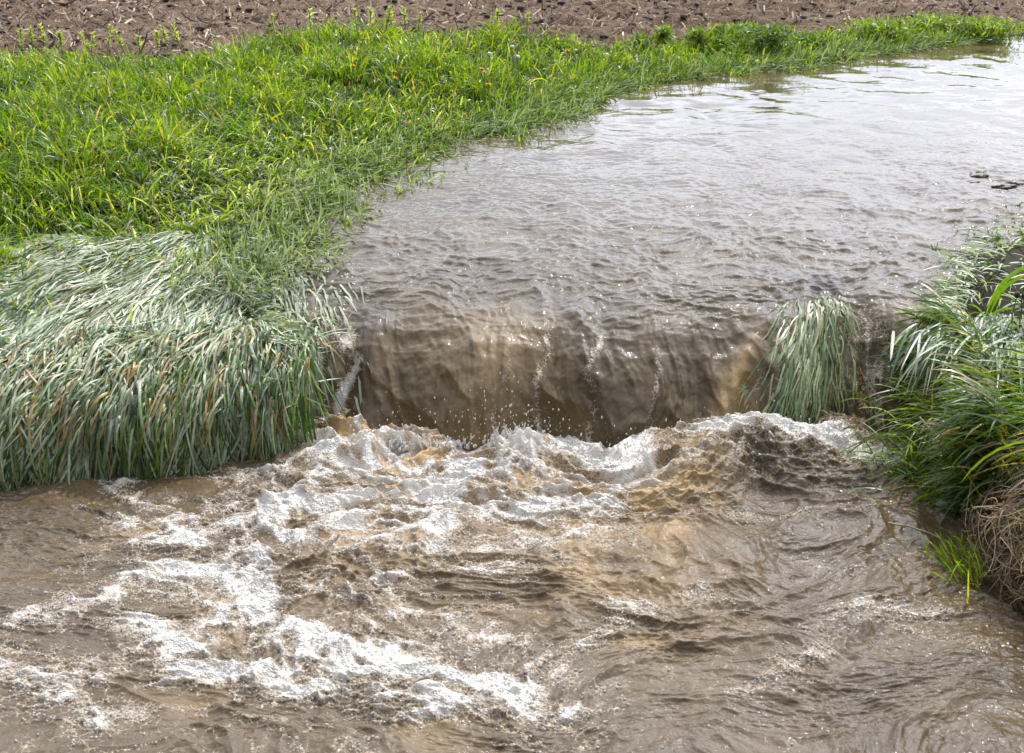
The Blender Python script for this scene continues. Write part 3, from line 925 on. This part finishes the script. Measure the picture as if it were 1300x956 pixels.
    k = signed(X, Y, land_right) > -.2 * ss(5.8, 6.5, Y) + .05 * ss(6.4, 5.8, Y) + .3 * fbm(X * 4, Y * 4, 601, 2)
    X, Y = X[k], Y[k]; n = len(X)
    Z = np.maximum(ground_h(X, Y)[0], -.02)
    P, h = upright_paths(np.stack([X, Y, Z], 1), -2.0 + r.normal(0, .6, n), r.uniform(.08, .2, n), r.uniform(.7, 1.4, n), r.uniform(.2, .8, n), 5, 1.2, r.normal(0, .5, n))
    c = lerpc(PALE, (.46, .50, .40), r.random(n)); g = r.random(n) < .08; c[g] = np.array(GREEN_A)
    o = ribbons('flooded_grass', P, h, r.uniform(.006, .011, n), vary(c, r), M_wet)
    tag(o, 'pale flattened grass awash at the right edge beyond the reed', 'grass', kind='stuff')
    # grass clothing the right bank, behind and beyond
    n = 26000
    X = np.concatenate([r.uniform(1.6, 4.2, n // 2), r.uniform(1.8, 4.0, n // 2)]); Y = np.concatenate([r.uniform(3.0, 7.6, n // 2), r.uniform(4.6, 6.6, n // 2)])
    dr = signed(X, Y, land_right); pp = signed(X, Y, pool_poly)
    k = (dr > .12 + .08 * fbm(X * 5, Y * 5, 611, 2)) & (pp < -.12) & ((X > 2.0) | (Y > 5)) & (Y < 5.75)
    X, Y = X[k], Y[k]; n = len(X)
    Z = ground_h(X, Y)[0] - .01
    P, h = upright_paths(np.stack([X, Y, Z], 1), np.where(r.random(n) < .5, 3.6 + r.normal(0, .6, n), r.uniform(0, 6.28, n)), r.uniform(.10, .28, n), r.uniform(0, .7, n), r.uniform(.2, 1.5, n), 6, 1.3, r.normal(0, .5, n))
    c = lerpc(GREEN_A, GREEN_B, r.random(n)); q = r.random(n) < .2; c[q] = lerpc(SAGE, PALE, r.random(q.sum())); q = r.random(n) < .1; c[q] = np.array(STRAW)
    o = ribbons('bank_grass', P, h, r.uniform(.005, .010, n), vary(c, r), M_leaf)
    tag(o, 'rough green grass on the higher ground of the right bank', 'grass', kind='stuff')
    # dead roots and straw matted against the bank
    cx, cy, cz = 1.96, 4.44, -.40
    root = empty('dead_straw_clump', (cx, cy, cz)); tag(root, 'tangled brown dead straw and roots bulging from the right bank', 'straw clump')
    N = 16; M = 12
    th = np.linspace(0, np.pi, N)[:, None]; ph = np.linspace(0, 2 * np.pi, M * 2)[None]
    R = 1 + .25 * fbm(np.cos(ph) * 2 + th, np.sin(ph) * 2 + th * 1.3, 621, 3)
    V = np.stack([cx + .25 * R * np.sin(th) * np.cos(ph), cy + .36 * R * np.sin(th) * np.sin(ph), cz + .18 * R * np.cos(th) + 0 * ph], -1).reshape(-1, 3)
    o = make_mesh('root_ball', V, grid_faces(N, M * 2), plain_material('root_soil', (.045, .032, .022), .9, .5, 30, .02)); fix_parent(o, root)
    n = 2700
    u = r.normal(size=(n, 3)); u /= np.linalg.norm(u, axis=1, keepdims=True)
    C = np.array([cx, cy, cz]) + u * np.array([.25, .34, .18]) * r.uniform(.84, 1.32, (n, 1)) * (1 + .25 * fbm(u[:, 0] * 2.5 + 5, u[:, 2] * 2.5 + u[:, 1], 631, 2))[:, None]
    K = 9; t = np.linspace(-1, 1, K)[None]
    d1 = np.cross(u, r.normal(size=(n, 3)) + np.array([0, 0, .6])); d1 /= np.linalg.norm(d1, axis=1, keepdims=True)
    d2 = u
    L = r.uniform(.03, .24, n)[:, None] * r.uniform(.4, 1, n)[:, None]; cv = r.uniform(-.3, .95, n)[:, None]
    d3 = np.cross(u, d1)
    P = C[:, None] + d1[:, None] * (L * np.sin(t * 1.2))[..., None] + d2[:, None] * (-cv * L * t ** 2 + .02)[..., None] + d3[:, None] * (L * r.normal(0, .35, n)[:, None] * t ** 2)[..., None]
    side = np.repeat(np.cross(d1, u)[:, None], K, 1)
    c = lerpc((.10, .065, .035), (.46, .35, .21), r.random(n) ** 1.5)
    o = ribbons('straw', P, side, r.uniform(.0016, .0046, n), vary(c, r), M_straw, taper='flat'); fix_parent(o, root)
    o['kind'] = 'stuff'
    # a few pale loops and twigs
    tw = [((1.66, 4.98, -.42), (1.96, 4.86, -.40), 'pale dead twig slanting down across the dark gap on the right bank'),
          ((1.62, 5.16, -.18), (1.90, 4.76, -.46), 'long straight dry stalk leaning across the right bank gap'),
          ((1.42, 4.75, -.44), (1.66, 4.60, -.48), 'thin dry stalk lying on the water by the stones')]
    for a, b, lb in tw:
        a, b = np.array(a), np.array(b)
        t = np.linspace(0, 1, 9)[:, None]
        P = (a * (1 - t) + b * t + np.array([0, 0, .02]) * np.sin(t * np.pi) + r.normal(0, .0015, (9, 3)))[None]
        o = tube('twig', P[0], .0035, .0022, M_straw, (.38, .27, .17)); tag(o, lb, 'twig', 'dry stalks on the right bank')


def tube(name, P, r0, r1, mat, col, parent=None, sides=7):
    P = np.asarray(P, float); K = len(P)
    T = np.gradient(P, axis=0); T /= np.linalg.norm(T, axis=1, keepdims=True)
    ref = np.array([0, 0, 1.0]) if abs(T[0, 2]) < .9 else np.array([1.0, 0, 0])
    A = np.cross(T, ref); A /= np.linalg.norm(A, axis=1, keepdims=True); B = np.cross(T, A)
    q = np.linspace(0, 2 * np.pi, sides + 1)[:-1]
    R = np.linspace(r0, r1, K)
    V = P[:, None] + (A[:, None] * np.cos(q)[None, :, None] + B[:, None] * np.sin(q)[None, :, None]) * R[:, None, None]
    V = V.reshape(-1, 3)
    F = []
    for k in range(K - 1):
        for j in range(sides):
            F.append((k * sides + j, k * sides + (j + 1) % sides, (k + 1) * sides + (j + 1) % sides, (k + 1) * sides + j))
    return make_mesh(name, V, np.array(F), mat, parent, vcol=np.full((len(V), 3), col))


def ico(sub=2):
    import bmesh
    bm = bmesh.new(); bmesh.ops.create_icosphere(bm, subdivisions=sub, radius=1)
    V = np.array([v.co[:] for v in bm.verts]); F = np.array([[v.index for v in f.verts] for f in bm.faces]); bm.free()
    return V, F


def balls(name, C, R, mat, sub=1, squash=None):
    V, F = ico(sub)
    n = len(C)
    S = np.ones((n, 3)) if squash is None else squash
    VV = (V[None] * (R[:, None] * S)[:, None] + C[:, None]).reshape(-1, 3)
    FF = (F[None] + (np.arange(n) * len(V))[:, None, None]).reshape(-1, 3)
    return make_mesh(name, VV, FF, mat)


# ------------------------------------------------------------------ foam bubbles and spray
def build_bubbles():
    r = np.random.default_rng(51)
    n = 330000
    X = r.uniform(-2.6, 1.9, n); Y = r.uniform(3.1, 5.9, n)
    h, foam, aer, turb = pool_fields(X, Y)
    p = ss(.38, .62, foam) * .5 + .8 * ss(.12, .4, foam) * ss(.75, .55, foam) + .10 * turb * (fbm(X * 5, Y * 8, 901, 3) > .25)
    k = (r.random(n) < p * .20) & (signed(X, Y, pool_poly) > .03)
    X, Y, h, foam = X[k], Y[k], h[k], foam[k]
    R = .0016 + .0045 * r.random(len(X)) ** 3
    
    o = balls('foam_bubbles', np.stack([X, Y, POOL + h + R * .35], 1), R, M_bubble, 1)
    tag(o, 'small white bubbles riding on the churned brown water', 'foam', kind='stuff')
    print('bubbles', len(X))
    # spray thrown up at the foot of the fall
    n = 1100
    xs = np.concatenate([r.normal(.02, .12, n // 3), r.normal(-.25, .35, n // 3), r.uniform(-.6, 1.3, n - 2 * (n // 3))])
    ys = foot_y(xs) - r.uniform(.03, .22, n)
    zs = POOL + .05 + np.abs(r.normal(0, .085, n)) * (1 + .8 * np.exp(-((xs) / .15) ** 2))
    R = .0006 + .0036 * r.random(n) ** 4
    S = np.stack([np.ones(n), np.ones(n), r.uniform(.8, 2.6, n)], 1)
    o = balls('water_spray', np.stack([xs, ys, zs], 1), R, M_drop, 1, S)
    tag(o, 'droplets of spray thrown up in front of the falling water', 'spray', kind='stuff')
    # ragged crests of froth
    C, Rr, Sq = [], [], []
    for k in range(260):
        x = r.choice([r.normal(.02, .10), r.normal(-.45, .12), r.uniform(-.62, 1.45)]); base = foot_y(np.array([x]))[0] - r.uniform(.04, .16)
        hh = r.uniform(.02, .055) * (1.9 if abs(x - .02) < .12 else 1)
        dx = r.normal(0, .25); m = int(hh / .0028)
        for j in range(m):
            f = j / m
            C.append((x + dx * f * hh + r.normal(0, .002), base - .02 * f + r.normal(0, .002), POOL + .035 + f * hh)); Rr.append(.0062 * (1 - .75 * f) * r.uniform(.6, 1.2)); Sq.append((1, 1, 1.7))
    o = balls('splash_froth', np.array(C), np.array(Rr), M_froth, 1, np.array(Sq))
    tag(o, 'ragged white splash crests along the foot of the fall', 'foam', kind='stuff')


def bubble_material(name, white=.5, rough=.08):
    t = NT(name)
    w = t.new('ShaderNodeBsdfPrincipled', i_Roughness=rough, i_IOR=1.33); w.inputs['Base Color'].default_value = (.85, .83, .79, 1)
    tp = t.new('ShaderNodeBsdfTransparent'); gl = t.new('ShaderNodeBsdfGlossy', i_Roughness=.03)
    fr = t.new('ShaderNodeFresnel', i_IOR=1.6)
    clear = t.mixs(fr.outputs[0], tp.outputs[0], gl.outputs[0])
    return t.surf(t.mixs(white, clear, w.outputs[0]))


M_bubble = bubble_material('foam_bubble', .30)
M_drop = bubble_material('water_drop', .45)
M_froth = bubble_material('splash', .6)


# ------------------------------------------------------------------ maize residue on the field
def build_residue():
    r = np.random.default_rng(61)
    n = 110000
    v = r.random(n)
    Y = 10.5 + 20 * v ** 1.25
    X = r.uniform(-.50, .62, n) * (Y + 2)
    k = signed(X, Y, field_poly) > .02 + .1 * r.random(n)
    k &= r.random(n) < .55 + .6 * fbm(X * 1.3, Y * 2.2, 701, 3)
    X, Y = X[k], Y[k]; n = len(X)
    Z = ground_h(X, Y)[0]
    L = r.uniform(.02, .12, n) * (1 + 1.2 * (r.random(n) < .10))
    P, h = upright_paths(np.stack([X, Y, Z + .006], 1), r.uniform(0, 6.28, n), L, r.uniform(.9, 1.75, n), r.normal(0, .5, n), 4, 1.0, r.normal(0, .7, n))
    c = lerpc((.24, .165, .11), (.55, .43, .31), r.random(n) ** 1.3)
    w = r.random(n) < .16; c[w] = np.array((.62, .52, .40)); d = r.random(n) < .3; c[d] = np.array((.09, .06, .045))
    o = ribbons('maize_residue', P, h, r.uniform(.006, .020, n), vary(c, r), M_straw, taper='flat', fold=.2)
    tag(o, 'chopped tan maize stalks and husks littering the brown field', 'crop residue', kind='stuff')
    # clods of soil
    m = 9000
    Y = 10.5 + 16 * r.random(m) ** 1.2; X = r.uniform(-.5, .62, m) * (Y + 2)
    k = signed(X, Y, field_poly) > .05
    X, Y = X[k], Y[k]; Z = ground_h(X, Y)[0]
    o = balls('soil_clods', np.stack([X, Y, Z], 1), r.uniform(.01, .045, len(X)), plain_material('clod', (.060, .045, .036), .9, .5, 25), 1, np.stack([r.uniform(.7, 1.4, len(X)), r.uniform(.7, 1.4, len(X)), r.uniform(.4, .8, len(X))], 1))
    tag(o, 'dark clods of bare soil between the crop residue', 'soil', kind='stuff')


# ------------------------------------------------------------------ countable plants
def build_plants():
    r = np.random.default_rng(71)
    # pale flowering weeds at the field edge
    spots = [(28, 62, .30), (42, 66, .24), (62, 60, .28), (80, 72, .18), (113, 62, .26), (122, 66, .24), (132, 52, .38), (160, 68, .20), (178, 70, .18), (200, 70, .20), (214, 56, .30), (232, 58, .28),
             (455, 40, .30), (470, 36, .34), (487, 38, .32), (500, 40, .28), (515, 40, .30), (530, 44, .26), (628, 44, .28), (668, 44, .24), (350, 45, .24), (395, 40, .26)]
    for i, (u, v, hh) in enumerate(spots):
        hh = hh * .55
        x, y = px(u, v, .12 + hh)
        z = float(ground_h(np.array([x]), np.array([y]))[0][0])
        root = empty('flowering_weed', (x, y, z))
        tag(root, 'thin pale green weed in seed rising above the grass at the field edge', 'weed', 'flowering weeds along the field edge')
        lean = r.normal(0, .05)
        hgt = hh + .10
        t = np.linspace(0, 1, 6)[:, None]
        P = np.array([x, y, z]) + t * np.array([lean, 0, hgt])
        o = tube('stem', P, .006, .003, M_leaf, (.16, .24, .05)); fix_parent(o, root)
        n = 70
        f = r.uniform(.45, 1.02, n)
        B = np.array([x, y, z]) + f[:, None] * np.array([lean, 0, hgt])
        PP, h = upright_paths(B, r.uniform(0, 6.28, n), r.uniform(.025, .06, n) * (1.3 - .5 * f), r.uniform(.5, 1.2, n), r.uniform(-.3, .5, n), 3, 1, r.normal(0, .6, n))
        o = ribbons('seed_head', PP, h, r.uniform(.008, .016, n), vary(lerpc((.26, .32, .12), (.42, .46, .26), r.random(n)), r), M_leaf); fix_parent(o, root)
    # leafy green herbs standing out of the grass at the right end of the bank
    for i, (u, v, hh, sp) in enumerate([(815, 30, .30, .06), (843, 26, .34, .05), (885, 28, .30, .06), (915, 26, .26, .06), (945, 20, .32, .08), (978, 22, .42, .16), (1030, 34, .2, .12), (1120, 16, .28, .2), (1190, 10, .26, .22), (1250, 12, .28, .22)]):
        hh = hh * .62; sp = sp * .75
        x, y = px(u, v, .12 + hh)
        z = float(ground_h(np.array([x]), np.array([y]))[0][0])
        dark = i in (5, 6)
        root = empty('leafy_herb', (x, y, z))
        lab = {5: 'dark green bushy herb, tallest against the brown field', 6: 'low dark green herb among the grass right of the bushy one'}.get(i, 'upright green herb standing above the grass by the far field edge')
        tag(root, lab, 'herb', None if dark else 'green herbs along the far bank')
        n = int(900 * sp / .1)
        B = np.stack([x + r.normal(0, sp, n), y + r.normal(0, sp, n), z + hh * r.random(n) ** .8], 1)
        PP, h = upright_paths(B, r.uniform(0, 6.28, n), r.uniform(.03, .09, n), r.uniform(.2, 1.3, n), r.uniform(0, .8, n), 3, 1, r.normal(0, .5, n))
        o = ribbons('foliage', PP, h, r.uniform(.010, .024, n), vary(lerpc((.05, .10, .015), (.10, .17, .02), r.random(n)) if dark else lerpc(GREEN_A, (.20, .26, .04), r.random(n)), r), M_leaf); fix_parent(o, root)
        for q in range(3):
            a = r.normal(0, .4 * sp, 2)
            o = tube('stem', np.array([[x, y, z], [x + a[0], y + a[1], z + hh]]), .006, .003, M_leaf, (.12, .18, .03)); fix_parent(o, root)
    # dandelions
    mY = plain_material('dandelion_petal', (.75, .48, .01), .6, .2)
    for u, v in [(448, 88), (453, 80), (500, 95), (502, 104), (521, 70), (541, 68), (615, 96), (612, 92), (720, 68), (620, 112)]:
        dandelion(u, v, r, mY, False)
    mW = plain_material('dandelion_down', (.55, .55, .48), .8, .1)
    for u, v in [(621, 74), (657, 78), (341, 68), (650, 65)]:
        dandelion(u, v, r, mW, True)
    # flooded tufts standing out of the water along the shore
    spots = [(545, 182), (415, 262), (428, 250), (470, 225), (495, 212), (520, 196), (552, 190), (530, 205), (692, 150), (655, 178), (700, 160), (508, 244), (540, 232), (755, 122), (775, 112), (800, 108), (815, 112),
             (870, 100), (900, 97), (925, 95), (950, 93), (1000, 92), (1030, 88), (1080, 80), (1105, 72), (1140, 66), (1180, 60), (1210, 58), (455, 262), (398, 300), (440, 285), (380, 322)]
    for i, (u, v) in enumerate(spots):
        x, y = px(u, v, 0)
        root = empty('flooded_grass_tuft', (x, y, -.02)); tag(root, 'small grass tuft standing in the shallow water off the left shore', 'grass tuft', 'flooded tufts along the left shore')
        n = int(r.integers(14, 42)); sp = r.uniform(.015, .07)
        B = np.stack([x + r.normal(0, sp, n), y + r.normal(0, sp, n), np.full(n, -.02)], 1)
        PP, h = upright_paths(B, np.where(r.random(n) < .6, -1.0 + r.normal(0, .6, n), r.uniform(0, 6.28, n)), r.uniform(.05, .15, n), r.uniform(0, 1.1, n), r.uniform(.2, 1.5, n), 6, 1.3, r.normal(0, .5, n))
        c = lerpc(GREEN_A, GREEN_B, r.random(n)); q = r.random(n) < .35; c[q] = lerpc(SAGE, PALE, r.random(q.sum()))
        o = ribbons('leaf_blades', PP, h, r.uniform(.005, .009, n), vary(c, r), M_leaf); fix_parent(o, root)
    # dark clods awash at the right
    mC = plain_material('wet_clod', (.035, .026, .018), .45, .5, 60, .01)
    for (u, v, s, lb) in [(1215, 228, .035, 'low dark clod awash, leftmost of the right hand debris'), (1242, 224, .05, 'dark clod with green weed sticking out of the flood water'), (1258, 216, .032, 'small dark clod behind the weedy one in the flood water'),
                          (1276, 238, .05, 'largest reddish dark clod awash near the right edge'), (1290, 234, .045, 'dark clod at the right edge of the flood water'), (1235, 232, .03, 'little brown clod beside the weedy one')]:
        x, y = px(u, v, 0)
        o = rock('mud_clod', (x, y, .0), (s * 1.4, s * .8, s * .42), mC, r); tag(o, lb, 'mud clod', 'mud clods awash in the flood')
    for u, v, k in [(1245, 222, 34), (1262, 306, 26), (1253, 338, 16), (1190, 318, 14)]:
        x, y = px(u, v, 0); n = k
        lb = {1245: 'little green weed growing on the dark clod', 1262: 'small floating green weed before the right edge grass', 1253: 'tiny green sprig floating above the reed', 1190: 'tiny sprig afloat left of the flooded grass'}[u]
        B = np.stack([x + r.normal(0, .012, n), y + r.normal(0, .012, n), np.full(n, .0)], 1)
        PP, h = upright_paths(B, r.uniform(0, 6.28, n), r.uniform(.02, .05, n), r.uniform(.3, 1.3, n), r.uniform(0, .5, n), 4, 1, r.normal(0, .5, n))
        o = ribbons('floating_weed', PP, h, r.uniform(.005, .010, n), vary(lerpc(GREEN_A, DEEP, r.random(n)), r), M_leaf); tag(o, lb, 'weed')
    # stones under the right bank
    mS = plain_material('wet_stone', (.085, .10, .085), .18, .3, 22, .004, .6)
    for x, y, z, s, lb in [(1.72, 4.98, -.49, .052, 'rounded grey green wet stone, largest by the right bank'), (1.61, 5.10, -.50, .038, 'small wet stone left of the largest stone'), (1.66, 5.05, -.51, .030, 'smallest wet stone between two others'),
                           (1.80, 4.86, -.51, .06, 'flat wet stone right of the largest stone'), (1.55, 5.20, -.51, .035, 'wet stone closest to the fall under the grass skirt')]:
        o = rock('wet_stone', (x, y, z), (s * 1.15, s, s * .75), mS, r); tag(o, lb, 'stone', 'wet stones under the right bank')
    # thistle-like buds above the reed at the right edge
    mB = plain_material('bud', (.05, .035, .015), .7, .4, 80); mO = plain_material('bud_orange', (.55, .25, .02), .6, .3, 80)
    for u, v, m, lb in [(1297, 347, mO, 'orange flower bud on a stalk at the right edge'), (1285, 371, mB, 'dark bud beside the reed, left of two'), (1295, 372, mB, 'dark bud beside the reed, right of two')]:
        x, y = px(u, v + 50, -.0)
        hz = .16
        root = empty('flower_bud', (x, y, 0)); tag(root, lb, 'flower bud', 'buds beside the reed')
        o = tube('stalk', np.array([[x, y, -.03], [x - .01, y, hz * .5], [x, y, hz]]), .003, .002, M_leaf, (.12, .17, .04)); fix_parent(o, root)
        o = rock('bud', (x, y, hz + .005), (.013, .013, .015), m, r, .1); fix_parent(o, root)


def rock(name, loc, sc, mat, r, amp=.28):
    V, F = ico(3)
    sd_ = r.uniform(0, 50)
    k = 1 + amp * (perlin(V[:, 0] * 1.3 + sd_, V[:, 1] * 1.3 + V[:, 2], 801) + .5 * perlin(V[:, 2] * 2.3 + sd_, V[:, 0] * 2.3 - V[:, 1], 805))
    return make_mesh(name, V * k[:, None] * np.array(sc) + np.array(loc), F, mat)


def dandelion(u, v, r, mat, down):
    x, y = px(u, v, .33)
    z = float(ground_h(np.array([x]), np.array([y]))[0][0])
    top = .35
    root = empty('dandelion', (x, y, z))
    tag(root, 'white dandelion clock in the green grass of the bank' if down else 'yellow dandelion flower in the green grass of the bank', 'dandelion', 'dandelion clocks on the bank' if down else 'yellow dandelions on the bank')
    o = tube('stem', np.array([[x, y, z], [x + .01, y, (z + top) / 2], [x, y, top]]), .004, .003, M_leaf, (.20, .26, .08)); fix_parent(o, root)
    if down:
        o = rock('seed_head', (x, y, top + .012), (.018, .018, .018), mat, r, .08); fix_parent(o, root)
    else:
        n = 40
        B = np.tile(np.array([[x, y, top]]), (n, 1))
        PP, h = upright_paths(B, r.uniform(0, 6.28, n), r.uniform(.018, .028, n), r.uniform(.3, 1.4, n), r.uniform(0, .3, n), 3)
        o = ribbons('petals', PP, h, np.full(n, .008), np.full((n, 3), .5), mat); fix_parent(o, root)


build_ground()
build_upper()
build_pool()
build_bank_grass()
build_shore_grass()
build_mat()
build_drowned()
build_right_bank()
build_residue()
build_plants()
build_bubbles()
